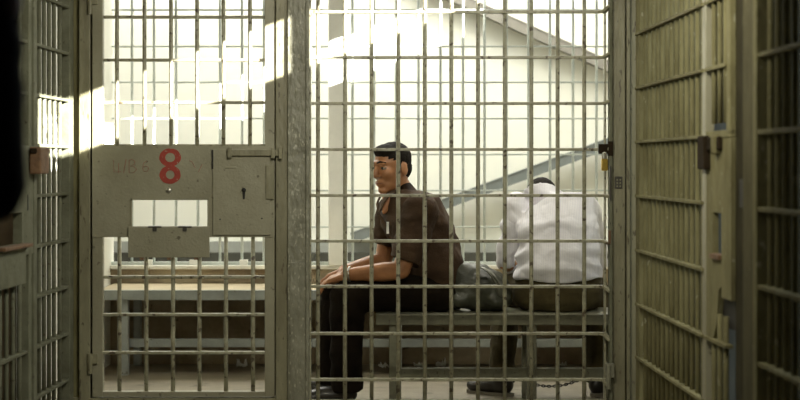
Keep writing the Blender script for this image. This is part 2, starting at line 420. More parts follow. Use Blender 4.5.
# ------------------------------------------------------------------ the barred gate
gate = root('barred_gate', (fx(310), D, 0), 'wide barred steel gate with padlock in front of the two seated men', 'gate', kind='thing')
gx = lambda x: fx(x)-fx(310)
bars(gate, [gx(x) for x in (318, 345, 371.6, 398.2, 424.8, 451.3, 478, 504.8, 531.3, 557.6, 584.2)], 0.06, TOP, .0090, 'bar_paint')
for y in (12, 57.5, 103.5, 149.5, 195.5, 241, 286.5, 333.5, 379.5):
    z = fz(y); bm = bmesh.new()
    for p, q in (((0, .0), (gx(600), .0)), ((gx(599.5), .0), (gx(604), -.028)), ((gx(603.5), -.028), (gx(609.5), -.05))):
        p0, p1 = V((p[0], p[1], z)), V((q[0], q[1], z)); p1.z += (.035*(z-1.1) if q[1] < -.04 else 0); d = (p1-p0); L = d.length
        add_box(bm, (0, -.013, -.0065), (L, .013, .0065), .002, Matrix.Translation(p0) @ Matrix.Rotation(math.atan2(d.y, d.x), 4, 'Z') @ Matrix.Rotation(-math.asin(d.z/L), 4, 'Y'))
    link('crossbar', finish(bm), 'bar_paint', gate)
boxes('stile', 'bar_paint', gate, ((gx(309.8), -.02, .04), (gx(311.2), .02, TOP)))
boxes('stile', 'bar_paint', gate, ((gx(604.2), -.006, .04), (gx(606), .03, TOP)), bev=.001)
boxes('stile', 'left_paint', gate, ((gx(608.2), -.06, .04), (gx(611), .01, TOP)), bev=.001)
boxes('bottom_rail', 'bar_paint', gate, ((0, -.015, .03), (gx(606), .015, .075)))
boxes('hasp', 'lock_brown', gate, ((gx(597.5), -.055, fz(154)), (gx(610), -.035, fz(144))), ((gx(607), -.062, fz(156)), (gx(611.5), -.03, fz(141.5))), bev=.002)
boxes('latch_strip', 'dark_steel', gate, ((gx(607.8), -.07, fz(200)), (gx(609.6), -.055, fz(166))))
boxes('latch_strip', 'rust', gate, ((gx(606.8), -.07, fz(243)), (gx(609), -.055, fz(230))))
bm = bmesh.new(); add_box(bm, (gx(604.5), -.075, fz(376)), (gx(612.5), -.03, fz(362)), .002)
tube(bm, [(gx(606.5), -.08, fz(387)), (gx(606.5), -.08, fz(363))], .010, 12)
link('hinge', finish(bm), 'rough_post', gate)
pad = root('padlock', (fx(602), D-.075, fz(172)), 'small brass padlock hanging from the hasp of the barred gate', 'padlock')
bm = bmesh.new(); add_box(bm, (-.011, -.013, .005), (.017, .013, .058), .005); link('padlock_body', finish(bm), 'brass', pad)
bm = bmesh.new(); add_box(bm, (.0165, -.011, .01), (.020, .011, .055), .001); link('side_plate', finish(bm), 'dark_steel', pad)
bm = bmesh.new(); tube(bm, [(-.006, 0, .05)]+[(.003-.009*math.cos(a*PI/8), 0, .075+.009*math.sin(a*PI/8)) for a in range(9)]+[(.012, 0, .05)], .0035, 8)
link('shackle', finish(bm, True), 'steel', pad)

# ------------------------------------------------------------------ left barred wall (runs towards the camera)
def side_root(name, label, cat, x0, y0, slope, group=None):
    """local +x runs from the far end towards the camera, local y points away from the corridor or into it."""
    ang = math.atan2(-1.0, -slope)
    return root(name, (x0, y0, 0), label, cat, group, rz=ang)
XLf = lambda d: -1.614+.021*d
XRf = lambda d: 1.252-.028*d
LZ = [.175+.2005*i for i in range(10)]
LZ = [z for z in LZ if z < 1.98]
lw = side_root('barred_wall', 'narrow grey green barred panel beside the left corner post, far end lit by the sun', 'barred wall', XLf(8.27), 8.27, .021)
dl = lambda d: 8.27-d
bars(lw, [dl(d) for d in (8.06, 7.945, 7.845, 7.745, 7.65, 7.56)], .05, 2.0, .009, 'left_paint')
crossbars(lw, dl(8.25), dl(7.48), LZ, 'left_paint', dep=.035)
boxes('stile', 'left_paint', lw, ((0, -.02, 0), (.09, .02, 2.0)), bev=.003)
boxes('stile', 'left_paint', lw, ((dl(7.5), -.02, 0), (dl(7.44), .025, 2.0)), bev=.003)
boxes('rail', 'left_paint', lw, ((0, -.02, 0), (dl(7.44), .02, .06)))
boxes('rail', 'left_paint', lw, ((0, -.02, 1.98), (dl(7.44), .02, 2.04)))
# left neighbouring cell door
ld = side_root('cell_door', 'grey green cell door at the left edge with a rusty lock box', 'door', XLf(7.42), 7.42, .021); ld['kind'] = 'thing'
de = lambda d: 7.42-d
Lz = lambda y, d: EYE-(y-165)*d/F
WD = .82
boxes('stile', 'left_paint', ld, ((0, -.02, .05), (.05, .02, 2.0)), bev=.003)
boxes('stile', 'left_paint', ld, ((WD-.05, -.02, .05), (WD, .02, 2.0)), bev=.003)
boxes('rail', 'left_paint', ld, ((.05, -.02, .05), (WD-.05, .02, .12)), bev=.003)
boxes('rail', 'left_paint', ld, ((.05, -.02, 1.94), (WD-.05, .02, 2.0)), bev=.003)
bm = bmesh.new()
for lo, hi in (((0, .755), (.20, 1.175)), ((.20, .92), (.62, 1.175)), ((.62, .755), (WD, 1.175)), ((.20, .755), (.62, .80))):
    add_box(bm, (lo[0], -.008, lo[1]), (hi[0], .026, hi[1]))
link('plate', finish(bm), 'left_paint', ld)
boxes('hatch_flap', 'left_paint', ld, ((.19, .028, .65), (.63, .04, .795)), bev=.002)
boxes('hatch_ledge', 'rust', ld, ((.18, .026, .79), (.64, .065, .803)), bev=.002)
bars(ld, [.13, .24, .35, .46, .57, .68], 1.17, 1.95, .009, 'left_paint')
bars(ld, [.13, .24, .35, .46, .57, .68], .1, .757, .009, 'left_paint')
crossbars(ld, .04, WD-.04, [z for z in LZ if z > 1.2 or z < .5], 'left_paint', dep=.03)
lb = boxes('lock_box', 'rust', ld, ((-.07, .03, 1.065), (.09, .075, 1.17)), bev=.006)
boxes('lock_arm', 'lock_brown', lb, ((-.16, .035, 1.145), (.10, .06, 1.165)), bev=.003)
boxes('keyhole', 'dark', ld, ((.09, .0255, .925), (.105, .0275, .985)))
struct(boxes('wall_left_near', 'left_paint', None, ((XLf(6.58)-.06, 2.5, 0), (XLf(6.58)+.02, 6.58, 2.05))))
struct(boxes('wall_left_partition', 'brown_wall', None, ((-3.19, 7.60, 0), (-1.62, 7.68, 2.05))), 'brown partition behind the left hand bars')
struct(boxes('trim_10', 'left_paint', None, ((-1.55, 6.5, 2.04), (-1.40, 8.3, 2.09))))

# ------------------------------------------------------------------ right barred wall
RZ = [.05, .28, .506, .736, .968, 1.198, 1.428, 1.658, 1.888]
def right_root(name, label, cat, d0, group=None):
    return side_root(name, label, cat, XRf(d0), d0, -.028, group)
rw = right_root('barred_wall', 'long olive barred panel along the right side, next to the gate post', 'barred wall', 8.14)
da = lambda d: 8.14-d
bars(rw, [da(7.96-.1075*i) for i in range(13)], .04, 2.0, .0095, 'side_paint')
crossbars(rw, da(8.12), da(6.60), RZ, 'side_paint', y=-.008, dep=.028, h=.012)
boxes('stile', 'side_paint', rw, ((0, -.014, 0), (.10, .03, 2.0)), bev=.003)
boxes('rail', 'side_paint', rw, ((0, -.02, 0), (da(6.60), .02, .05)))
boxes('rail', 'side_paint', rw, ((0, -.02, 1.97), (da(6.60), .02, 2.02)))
st = boxes('stile', 'door_paint', rw, ((da(6.635), -.012, 0), (da(6.57), .02, 2.0)), bev=.004)  # paler paint than the bars, stands in for a bright highlight
# lock section: bars above, solid lock plate with a hole, bars below
ls = right_root('lock_panel', 'narrow steel lock plate with a hole and dark lock box on the right hand bars', 'lock panel', 6.56)
dk = lambda d: 6.56-d
bars(ls, [dk(6.47), dk(6.37), dk(6.27)], 1.24, 2.0, .0095, 'side_paint')
bars(ls, [dk(6.47), dk(6.37), dk(6.27)], .04, .60, .0095, 'side_paint')
crossbars(ls, 0, dk(6.2), [1.428, 1.658, 1.888, .506, .28, .05], 'side_paint', y=-.004, dep=.028)
boxes('frame', 'side_paint', ls, ((dk(6.21), -.012, 1.20), (dk(6.15), .02, 2.0)), ((0, -.012, 1.19), (dk(6.15), .02, 1.215)), bev=.003)
bm = bmesh.new()
hx0, hx1 = dk(6.46), dk(6.31)
for lo, hi in (((-.04, .50), (hx0, 1.19)), ((hx0, .94), (hx1, 1.19)), ((hx1, .66), (dk(6.15), 1.19))):
    add_box(bm, (lo[0], -.008, lo[1]), (hi[0], .012, hi[1]))
prism(bm, [(hx0, .50), (dk(6.40), .56), (dk(6.36), .68), (hx1+.01, .70), (hx1, .79), (hx0, .79)], -.008, .012)
link('plate', finish(bm), 'side_paint', ls)
boxes('hole_ledge', 'rust', ls, ((hx0, -.02, .785), (hx1, .012, .80)))
kb = boxes('lock_box', 'lock_brown', ls, ((-.06, -.032, 1.085), (.06, .022, 1.20)), bev=.006)
bm = bmesh.new(); ell(bm, (.061, -.010, 1.172), (.007, .010, .010)); link('rivet', finish(bm, True), 'rivet', kb)
boxes('lock_arm', 'lock_brown', kb, ((.05, -.022, 1.15), (.27, .0, 1.195)), bev=.004)
boxes('lock_catch', 'side_paint', kb, ((.17, -.03, 1.135), (.235, .0, 1.20)), bev=.008)
boxes('lock_case', 'dark', ls, ((hx0-.02, .013, .56), (dk(6.15), .05, .80)))  # black box added behind the jagged gap for its unlit inside
# heavy post, then the nearest panel
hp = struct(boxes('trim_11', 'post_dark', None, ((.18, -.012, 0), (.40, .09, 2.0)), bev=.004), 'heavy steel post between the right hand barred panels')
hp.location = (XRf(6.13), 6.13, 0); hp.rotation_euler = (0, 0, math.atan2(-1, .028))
boxes('channel', 'dark_channel', hp, ((-.02, .006, 0), (.185, .06, 2.0)), bev=.003)  # recessed strip, its shade put into the colour
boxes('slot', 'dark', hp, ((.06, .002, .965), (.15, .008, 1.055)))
rn = right_root('barred_wall', 'blurred olive barred panel at the right edge, nearest to the viewer', 'barred wall', 5.72)
bars(rn, [.115+.1*i for i in range(9)], .04, 2.0, .0105, 'side_paint')
crossbars(rn, .0, 1.05, RZ, 'side_paint', y=-.010, dep=.032, h=.013)
boxes('stile', 'side_paint', rn, ((0, -.03, 0), (.05, .03, 2.0)), ((1.0, -.03, 0), (1.06, .03, 2.0)), bev=.003)
struct(boxes('wall_right_near', 'side_paint', None, ((XRf(4.6)-.02, 2.0, 0), (XRf(4.6)+.06, 4.66, 2.05))))
struct(boxes('trim_12', 'side_paint', None, ((1.0, 4.6, 2.02), (1.13, 8.2, 2.04))))

# ------------------------------------------------------------------ rear bars
DR = 10.55
rx = lambda x: (x-400)*DR/F
rz_ = lambda y: EYE-(y-165)*DR/F
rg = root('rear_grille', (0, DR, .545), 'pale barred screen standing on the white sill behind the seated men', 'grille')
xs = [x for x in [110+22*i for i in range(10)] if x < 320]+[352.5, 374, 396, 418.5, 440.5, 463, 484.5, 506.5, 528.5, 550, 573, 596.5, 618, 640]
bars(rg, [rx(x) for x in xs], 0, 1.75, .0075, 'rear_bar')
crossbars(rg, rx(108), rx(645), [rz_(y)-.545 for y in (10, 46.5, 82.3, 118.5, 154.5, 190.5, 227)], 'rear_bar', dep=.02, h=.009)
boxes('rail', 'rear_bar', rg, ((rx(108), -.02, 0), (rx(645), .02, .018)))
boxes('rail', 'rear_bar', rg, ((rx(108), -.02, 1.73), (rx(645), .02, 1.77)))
for x in (145, 190, 240, 510, 562):
    boxes('clamp', 'column_white', rg, ((rx(x), -.035, 0), (rx(x+8), .0, .03)))
cp = boxes('trim_13', 'column_white', None, ((rx(329), 10.46, .545), (rx(347), 10.62, 2.3)), bev=.006)
struct(cp, 'white column standing on the sill')
# ------------------------------------------------------------------ sloping beams in front of the far wall
def beam(name, m, p0, p1, hgt, dep, label, group):
    p0, p1 = V(p0), V(p1); d = p1-p0; L = d.length
    ang = math.atan2(d.z, d.x)
    bm = bmesh.new()
    mt = Matrix.Rotation(-ang, 4, 'Y')
    add_box(bm, (0, -.006, -hgt/2), (L, .006, hgt/2), 0, mt)
    add_box(bm, (0, -.01, hgt/2-.008), (L, dep, hgt/2), 0, mt)
    add_box(bm, (0, -.01, -hgt/2), (L, dep, -hgt/2+.008), 0, mt)
    o = link(name, finish(bm), m); o.location = p0
    tag(o, label, 'beam', group)
    return o
DB = 12.385
beam('steel_beam', 'blue_beam', at(352, 238, DB), at(813, 68.3, DB), .07, .06, 'blue grey steel beam rising to the right behind the bent white shirt', None)
beam('steel_beam', 'brown_beam', at(60, -180, DB), at(812, 157, DB), .07, .11, 'brownish steel beam falling to the right across the top of the far wall', None)

# ------------------------------------------------------------------ benches
def bench(name, loc, L, dep, top, th, legs, m, label, rail_z, rail_y, seat_m=None):
    t = root(name, loc, label, 'bench')
    if seat_m:
        boxes('seat', seat_m, t, ((0, .03, top-.02), (L, dep, top)), bev=.003)
        boxes('apron', m, t, ((0, 0, top-th), (L, .03, top+.001)), bev=.003)
    else:
        boxes('seat', m, t, ((0, 0, top-th), (L, dep, top)), bev=.004)
    for x, w in legs:
        boxes('leg', m, t, ((x, .02, 0), (x+w, .02+.05, top-th)), bev=.003)
        boxes('leg', m, t, ((x, dep-.07, 0), (x+w, dep-.02, top-th)), bev=.003)
    if rail_z:
        boxes('foot_rail', m, t, ((legs[0][0]+.03, rail_y, rail_z-.022), (L-.03, rail_y+.04, rail_z+.022)), bev=.003)
    return t
D1 = 8.6
bxl = (378-400)*D1/F
b1 = bench('steel_bench', (bxl, D1, 0), 1.14, .42, .425, .05, [(.05, .055), (.675, .045), (1.06, .05)], 'steel_bench',
           'olive steel bench in the cell on which both men sit', .155, .025)
boxes('end_plate', 'steel_bench', b1, ((-.008, -.003, .375), (.004, .42, .427)))
b2 = bench('wall_bench', (-1.58, 9.9, 0), 2.92, .575, .447, .052, [(.12, .04), (1.55, .04), (2.80, .04)], 'grey_bench',
           'long grey bench running along the stained back wall', .162, .10, 'seat_beige')

# ------------------------------------------------------------------ scraps on the floor
pl = ['white paper scrap on the floor seen through the cell door', 'small white scrap on the floor just right of the dark trouser legs',
      'crumpled white scrap on the floor left of the steel bench leg', 'white paper scrap on the floor right of the wide bench leg',
      'torn white paper scrap under the bench below the dark bag', 'tiny white scrap on the floor between the chained feet']
for (x, y, w, dd), lb_ in zip([(242, 365, .055, 10.3), (355, 366, .032, 10.3), (384, 366, .05, 10.28), (419, 366, .05, 10.28), (441, 365, .05, 10.3), (563, 361, .035, 10.35)], pl):
    bm = bmesh.new()
    g = 7
    vs = [[bm.verts.new(((i/(g-1)-.5)*w*(1+.3*noise.noise((j*.7, x, 0))), (j/(g-1)-.5)*w*.9*(1+.3*noise.noise((i*.7, x, 3))),
           .003+abs(noise.noise((i*.55+x, j*.55, 1)))*w*1.3)) for j in range(g)] for i in range(g)]
    for i in range(g-1):
        for j in range(g-1): bm.faces.new((vs[i][j], vs[i+1][j], vs[i+1][j+1], vs[i][j+1]))
    bmesh.ops.solidify(bm, geom=bm.faces[:], thickness=.0012)
    o = link('paper_scrap', finish(bm), 'paper'); o.location = ((x-400)*dd/F, dd, .001); o.rotation_euler = (0, 0, x)
    tag(o, lb_, 'paper', 'paper scraps on the cell floor')

# ------------------------------------------------------------------ bag on the bench
bag = root('bag', ((478-400)*8.8/F, 8.8, .425), 'dark grey green crumpled bag lying on the bench between the two men', 'bag')
bm = bmesh.new()
ell(bm, (-.005, 0, .10), (.145, .13, .108)); ell(bm, (-.065, -.02, .13), (.085, .10, .095)); ell(bm, (.065, 0, .085), (.085, .12, .085))
ell(bm, (-.08, 0, .055), (.08, .13, .055)); ell(bm, (.075, -.02, .05), (.08, .12, .05)); ell(bm, (.0, .02, .185), (.06, .07, .04))
def bagd(p, n):
    q = p*9
    return .010*noise.noise(q)+.007*abs(noise.noise(p*24))-.004+.006*math.sin(p.x*60+p.z*45+3*noise.noise(p*8))*noise.noise(p*6)
me = fuse(bm, .009, 3, bagd)
for v in me.vertices: v.co = V((v.co.x*1.07, v.co.y*.9, max(v.co.z, .002)))
link('bag_body', me, 'bag', bag)
bm = bmesh.new()
for off in (0, .02):
    pts = [V((.01+.09*t+off, -.09-.045*math.sin(t*PI), .205-.14*t*t-off*.5)) for t in [i/8 for i in range(9)]]
    loft(bm, [(p, .012, .004) for p in pts], 8)
link('strap', finish(bm, True), 'strap', bag)

# ------------------------------------------------------------------ people
def basis(f, up=(0, 0, 1)):
    f = V(f).normalized(); l = V(up).cross(f).normalized(); w = f.cross(l).normalized()
    return f, l, w

def head_shapes(bm, c, f, up=(0, 0, 1), neck=None, s=1.0):
    f, l, w = basis(f, up)
    R = Matrix((f, l, w)).transposed()
    P = lambda a, b, d: V(c)+(f*a+l*b+w*d)*s
    E = lambda p, r: ell(bm, P(*p), [v*s for v in r], R)
    E((-.012, 0, .030), (.096, .076, .088)); E((.020, 0, -.015), (.068, .064, .090)); E((.030, 0, -.070), (.052, .052, .042))
    E((.062, 0, -.098), (.026, .028, .020)); E((.058, .034, -.018), (.030, .026, .030)); E((.058, -.034, -.018), (.030, .026, .030))
    capsule(bm, P(.083, .038, .030), P(.091, 0, .032), .012*s, .012*s); capsule(bm, P(.083, -.038, .030), P(.091, 0, .032), .012*s, .012*s)
    capsule(bm, P(.090, 0, .018), P(.112, 0, -.024), .009*s, .0135*s)
    for q in (1, -1):
        ell(bm, P(.100, .013*q, -.029), (.011*s, .009*s, .008*s), R)
        ell(bm, P(-.012, .078*q, -.008), (.021*s, .009*s, .033*s), R)
        capsule(bm, P(.084, .022*q, -.060), P(.0905, 0, -.058), .007*s, .0085*s)
        capsule(bm, P(.081, .020*q, -.070), P(.087, 0, -.071), .008*s, .0095*s)
    if neck is not None:
        chain(bm, [P(-.025, 0, -.03), P(-.02, 0, -.075), V(neck)], [.062*s, .057*s, .062*s])
    return P, R

def face_parts(person, P, R, s=1.0):
    for q in (1, -1):
        bm = bmesh.new(); ell(bm, P(.0755, .031*q, .008), (.0135*s, .0165*s, .0105*s), R, 14); e = link('eye', finish(bm, True), 'eye_white', person)
        bm = bmesh.new(); ell(bm, P(.0855, .0305*q, .008), (.0045*s, .007*s, .0072*s), R, 12); link('iris', finish(bm, True), 'iris', e)
        bm = bmesh.new(); chain(bm, [P(.0985, .012*q, .034), P(.0965, .030*q, .039), P(.080, .050*q, .033)], [.0042*s, .005*s, .003*s])
        link('eyebrow', finish(bm, True), 'hair', person)
        bm = bmesh.new(); chain(bm, [P(.0885, .013*q, .013), P(.0885, .031*q, .0185), P(.078, .047*q, .011)], [.003*s, .0035*s, .003*s])
        link('eyelid', finish(bm, True), 'skin', person)
    bm = bmesh.new(); chain(bm, [P(.0865, .022, -.0645), P(.0955, 0, -.064), P(.0865, -.022, -.0645)], [.003*s, .0055*s, .003*s])
    link('mouth', finish(bm, True), 'lip', person)

def hair_mesh(P, R, s=1.0, top=1.0):
    bm = bmesh.new()
    ell(bm, P(-.018, 0, .044), (.096*s, .079*s, .081*s*top), R); ell(bm, P(-.046, 0, -.002), (.060*s, .073*s, .068*s), R)
    ell(bm, P(.028, 0, .084), (.058*s, .060*s, .034*s), R)
    for q in (1, -1):
        ell(bm, P(.014, .069*q, .014), (.012*s, .009*s, .034*s), R)
    return fuse(bm, .005, 3, lambda p, n: .0025*noise.noise(p*160))

def hand(bm, wr, fd, up, side, curl=.9, s=1.0, splay=.05):
    """wr wrist, fd finger direction, up = back of the hand, side=+1/-1 = which side carries the thumb."""
    fd = V(fd).normalized(); sd = V(up).cross(fd).normalized(); up = fd.cross(sd).normalized()
    wr = V(wr)
    for k in range(4):
        o = (k-1.5)
        capsule(bm, wr+fd*.006+sd*o*.011*s, wr+fd*.082*s+sd*o*.0195*s, .0175*s, .0125*s, 10)
    L = [.080, .090, .084, .064]
    for k in range(4):
        o = (k-1.5)*(side)*-1
        kk = k
        p = wr+fd*.084*s+sd*o*.0200*s
        a = curl*.35; d = fd
        rr = .0088*s
        for seg, fr in enumerate((.45, .31, .24)):
            dirn = (fd*math.cos(a)-up*math.sin(a)+sd*o*splay).normalized()
            q = p+dirn*L[kk]*fr*s
            capsule(bm, p, q, rr, rr*.92, 10); p = q; rr *= .92; a += curl*(.75 if seg == 0 else .55)
    p = wr+fd*.022*s+sd*side*.026*s-up*.006
    q = p+(fd*.62+sd*side*.62-up*.3).normalized()*.042*s
    r = q+(fd*.88+sd*side*.22-up*.35).normalized()*.032*s
    t = r+(fd*.92-sd*side*.05-up*.4).normalized()*.026*s
    chain(bm, [p, q, r, t], [.0155*s, .012*s, .0105*s, .0088*s])

def wrinkle(a, fr, seed=0.0, ax=(0, 0, 1)):
    ax = V(ax)
    def f(p, n):
        w = noise.noise(p*fr*.6+V((seed, 0, 0)))
        r = math.sin(p.dot(ax)*fr*6+4*noise.noise(p*fr*.8))
        return a*(.8*noise.noise(p*fr+V((0, seed, 0)))+.55*r*max(0, w+.25)+.35*abs(noise.noise(p*fr*2.4)))
    return f

def shoe(parent, ankle, toe_dir, m='shoe'):
    f = V(toe_dir).normalized(); l = V((0, 0, 1)).cross(f); R = Matrix((f, l, V((0, 0, 1)))).transposed()
    a = V((ankle[0], ankle[1], 0))
    bm = bmesh.new()
    ell(bm, a+f*.0+V((0, 0, .055)), (.062, .044, .052), R); ell(bm, a+f*.075+V((0, 0, .045)), (.09, .046, .042), R)
    ell(bm, a+f*.145+V((0, 0, .038)), (.065, .047, .034), R); capsule(bm, a+V((0, 0, .06)), a+V((0, 0, .115)), .043, .045)
    me = fuse(bm, .006, 4)
    for v in me.vertices: v.co.z = max(v.co.z, .012)
    o = link('shoe', me, m, parent)
    bm = bmesh.new(); n = 28; lo, hi = [], []
    for k in range(n):
        t = 2*PI*k/n; p = a+f*(.072+.142*math.cos(t))+l*(.047*math.sin(t)*(1+.12*math.cos(t)))
        lo.append(bm.verts.new(p+V((0, 0, .001)))); hi.append(bm.verts.new(p+V((0, 0, .016))))
    bm.faces.new(lo[::-1]); bm.faces.new(hi)
    for k in range(n): bm.faces.new((lo[k], lo[(k+1) % n], hi[(k+1) % n], hi[k]))
    link('sole', finish(bm), 'sole', o)
    return o

# ---- the man in brown, seated sideways on the left end of the bench
man = root('person', (0, 0, 0), 'person in brown short sleeved shirt sitting sideways on the bench end, forearms on thighs', 'person')
tf, tl, tw = basis((-.94, -.34, 0))
pel = V((.150, 8.85, .545)); wai = V((.142, 8.85, .665)); rib = V((.100, 8.84, .785)); che = V((.045, 8.835, .885)); shd = V((.012, 8.83, .945)); nek = V((-.008, 8.825, .995))
hc = V((-.040, 8.79, 1.086))
Lsh = che+tl*.175+V((-.005, 0, .008)); Rsh = che-tl*.175+V((-.01, 0, .012))
Lel = V((.005, 8.63, .622)); Rel = V((-.080, 9.03, .640))
Lwr = V((-.245, 8.70, .597)); Rwr = V((-.262, 8.86, .605))
Lhip = V((.12, 8.74, .512)); Rhip = V((.11, 8.96, .512)); Lkn = V((-.255, 8.70, .500)); Rkn = V((-.315, 8.97, .505))
Lan = V((-.255, 8.715, .10)); Ran = V((-.330, 8.98, .10))
bm = bmesh.new()
P, R = head_shapes(bm, hc, (-.73, -.68, -.10), neck=nek, s=.97)
loft(bm, [(pel-V((0, 0, .09)), .12, .09), (pel, .15, .11), (wai, .135, .10), (rib, .15, .11), (che, .15, .095), (shd, .085, .055), (nek, .055, .055)], 20, ref=tf)
for a, b, c in ((Lsh, Lel, Lwr), (Rsh, Rel, Rwr)):
    chain(bm, [a, a.lerp(b, .5), b], [.056, .050, .041])
    chain(bm, [b, b.lerp(c, .3), c], [.042, .045, .029])
for a, b, c in ((Lhip, Lkn, Lan), (Rhip, Rkn, Ran)):
    chain(bm, [a, a.lerp(b, .5), b], [.078, .068, .055]); chain(bm, [b, b.lerp(c, .3), c], [.053, .054, .036]); capsule(bm, c, c+V((-.05, 0, -.055)), .034, .026)
hand(bm, Lwr, (-.93, .22, -.28), (0.05, -.25, 1), side=-1, curl=.75)
hand(bm, Rwr, (-.90, -.28, -.33), (0.0, .25, 1), side=1, curl=.7)
link('body', fuse(bm, .0045, 5), 'skin', man)
face_parts(man, P, R, .97)
link('hair', hair_mesh(P, R, .97), 'hair', man)
# shirt
bm = bmesh.new()
loft(bm, [(pel-V((0, 0, .055)), .165, .135), (pel+V((0, 0, .03)), .178, .145), (wai, .170, .145), (rib, .178, .150), (che, .185, .140), (shd+V((0, 0, -.005)), .138, .100), (shd+V((0, 0, .035)), .085, .075)], 28, ref=tf)
for a, b in ((Lsh, Lel), (Rsh, Rel)):
    e = a.lerp(b, .86 if a is Lsh else .70)
    loft(bm, [(a-(b-a)*.10, .055, .055), (a, .079, .079), (a.lerp(b, .35), .079, .076), (a.lerp(b, .6), .077, .073), (e, .076, .072)], 18)
    ell(bm, a, (.082, .082, .080))
ws = wrinkle(.017, 10, 2.0, (.5, .3, .8))
link('shirt', fuse(bm, .0060, 7, ws), 'brown_shirt', man)
bm = bmesh.new()      # collar, open at the throat
def collar(c, f, l, w, r=.078, h=.032, open_=.5):
    rows = []
    n = 22
    for k in range(n+1):
        t = open_+(2*PI-2*open_)*k/n
        d = f*math.cos(t)+l*math.sin(t)
        front = max(0, math.cos(t))
        lo = c+d*(r*1.03)+w*(.004-.050*front); hi = c+d*(r*.86)+w*(h-.030*front); fold = c+d*(r*1.18)+w*(-.012-.085*front)
        rows.append([bm.verts.new(p) for p in (lo, hi, fold)])
    for a, b in zip(rows, rows[1:]):
        bm.faces.new((a[0], a[1], b[1], b[0])); bm.faces.new((a[1], a[2], b[2], b[1]))
    bmesh.ops.solidify(bm, geom=bm.faces[:], thickness=.004)
cf, cl, cw = basis((-.80, -.55, -.15), (-.22, 0, 1))
collar(nek+V((-.004, 0, -.020)), cf, cl, cw)
link('collar', finish(bm, True), 'brown_shirt', man)
bm = bmesh.new()      # bare skin in the open neckline
vt = nek+cf*.05
prism_pts = []
q0 = shd+cf*.105+V((0, 0, .02))
bm2 = bmesh.new(); chain(bm2, [nek+cf*.045-V((0, 0, .02)), shd+cf*.104-V((0, 0, .045))], [.040, .012]); bm.free()
link('throat', fuse(bm2, .005, 3), 'skin', man)
bm = bmesh.new()      # lapels along the open neckline
vb = shd+tf*.118+V((0, 0, -.065))
for q in (1, -1):
    loft(bm, [(nek+tl*q*.062+V((.01, 0, .0)), .012, .004), (nek+tl*q*.052+tf*.062+V((0, 0, -.022)), .022, .005), (shd+tl*q*.036+tf*.112+V((0, 0, -.022)), .020, .005), (vb+tl*q*.008, .008, .004)], 10, ref=tf)
link('lapel', fuse(bm, .004, 2), 'shirt_seam', man)
bm = bmesh.new()
pk = che+tf*.143+tl*.06
chain(bm, [che+tf*.148+V((0, 0, -.02)), rib+tf*.158, wai+tf*.153], [.006, .006, .006]); link('placket', finish(bm, True), 'shirt_seam', man)
tgp = V((-.055, 8.66, .815))
boxes('tag', 'paper', man, ((tgp.x-.007, tgp.y-.006, tgp.z-.028), (tgp.x+.005, tgp.y-.002, tgp.z+.026)), bev=.001)
# trousers
bm = bmesh.new()
loft(bm, [(pel+V((.02, 0, -.112)), .15, .13), (pel+V((.02, 0, -.06)), .175, .145), (pel+V((.005, 0, .02)), .165, .135)], 24, ref=tf)
for a, b, c, w_ in ((Lhip, Lkn, Lan, .0), (Rhip, Rkn, Ran, .0)):
    chain(bm, [a, a.lerp(b, .5), b], [.086, .080, .071])
    loft(bm, [(b+V((.0, 0, .03)), .066, .066), (b+V((.012, 0, -.05)), .078, .082), (b.lerp(c, .4)+V((.012, 0, 0)), .075, .078), (b.lerp(c, .75)+V((.012, 0, 0)), .070, .074), (c+V((.012, 0, -.035)), .072, .078)], 18, ref=(1, 0, 0))
me = fuse(bm, .008, 6, wrinkle(.010, 8, 5.0, (.3, 0, 1)))
for v in me.vertices:
    if v.co.x > bxl and v.co.z > .2: v.co.z = max(v.co.z, .4255)
link('trousers', me, 'black_cloth', man)
shoe(man, (Lan.x, Lan.y), (-1, -.12, 0)); shoe(man, (Ran.x, Ran.y), (-1, .08, 0))
bm = bmesh.new(); a_, b_ = frame_of(Lwr-Lel)
cc = Lwr.lerp(Lel, .07)
tube(bm, [cc+a_*.034*math.cos(2*PI*k/20)+b_*.034*math.sin(2*PI*k/20) for k in range(20)], .0045, 8, True)
hcf = link('handcuff', finish(bm, True), 'steel', man); hcf['label'] = 'steel cuff round the wrist'

# ---- the man in the white shirt, back turned, bent forward
m2 = root('person', (0, 0, 0), 'person in pale striped long sleeved shirt seen from behind, bent forward on the bench', 'person')
pel = V((.735, 8.83, .538)); wai = V((.740, 8.83, .66)); rib = V((.740, 8.86, .775)); che = V((.735, 8.92, .865)); shd = V((.725, 9.00, .915)); nek = V((.70, 9.08, .920))
hc = V((.685, 9.165, .912))
Lsh = V((.555, 8.97, .880)); Rsh = V((.890, 8.97, .868))
Lel = V((.498, 9.02, .640)); Rel = V((.945, 9.06, .640)); Lwr = V((.62, 9.26, .575)); Rwr = V((.82, 9.27, .575))
Lhip = V((.625, 8.86, .515)); Rhip = V((.835, 8.86, .515)); Lkn = V((.515, 9.24, .50)); Rkn = V((.945, 9.24, .50)); Lan = V((.487, 9.06, .10)); Ran = V((.945, 9.06, .10))
bm = bmesh.new()
P, R = head_shapes(bm, hc, (0.02, .52, -.85), (0, .85, .52), neck=nek)
tf2 = V((0, 1, 0))
loft(bm, [(pel-V((0, 0, .09)), .13, .09), (pel, .155, .11), (wai, .14, .10), (rib, .15, .10), (che, .165, .09), (shd, .13, .075), (nek, .06, .06)], 20, ref=(0, .8, .6))
for a, b, c in ((Lsh, Lel, Lwr), (Rsh, Rel, Rwr)):
    chain(bm, [a, b], [.05, .038]); chain(bm, [b, b.lerp(c, .3), c], [.038, .040, .028])
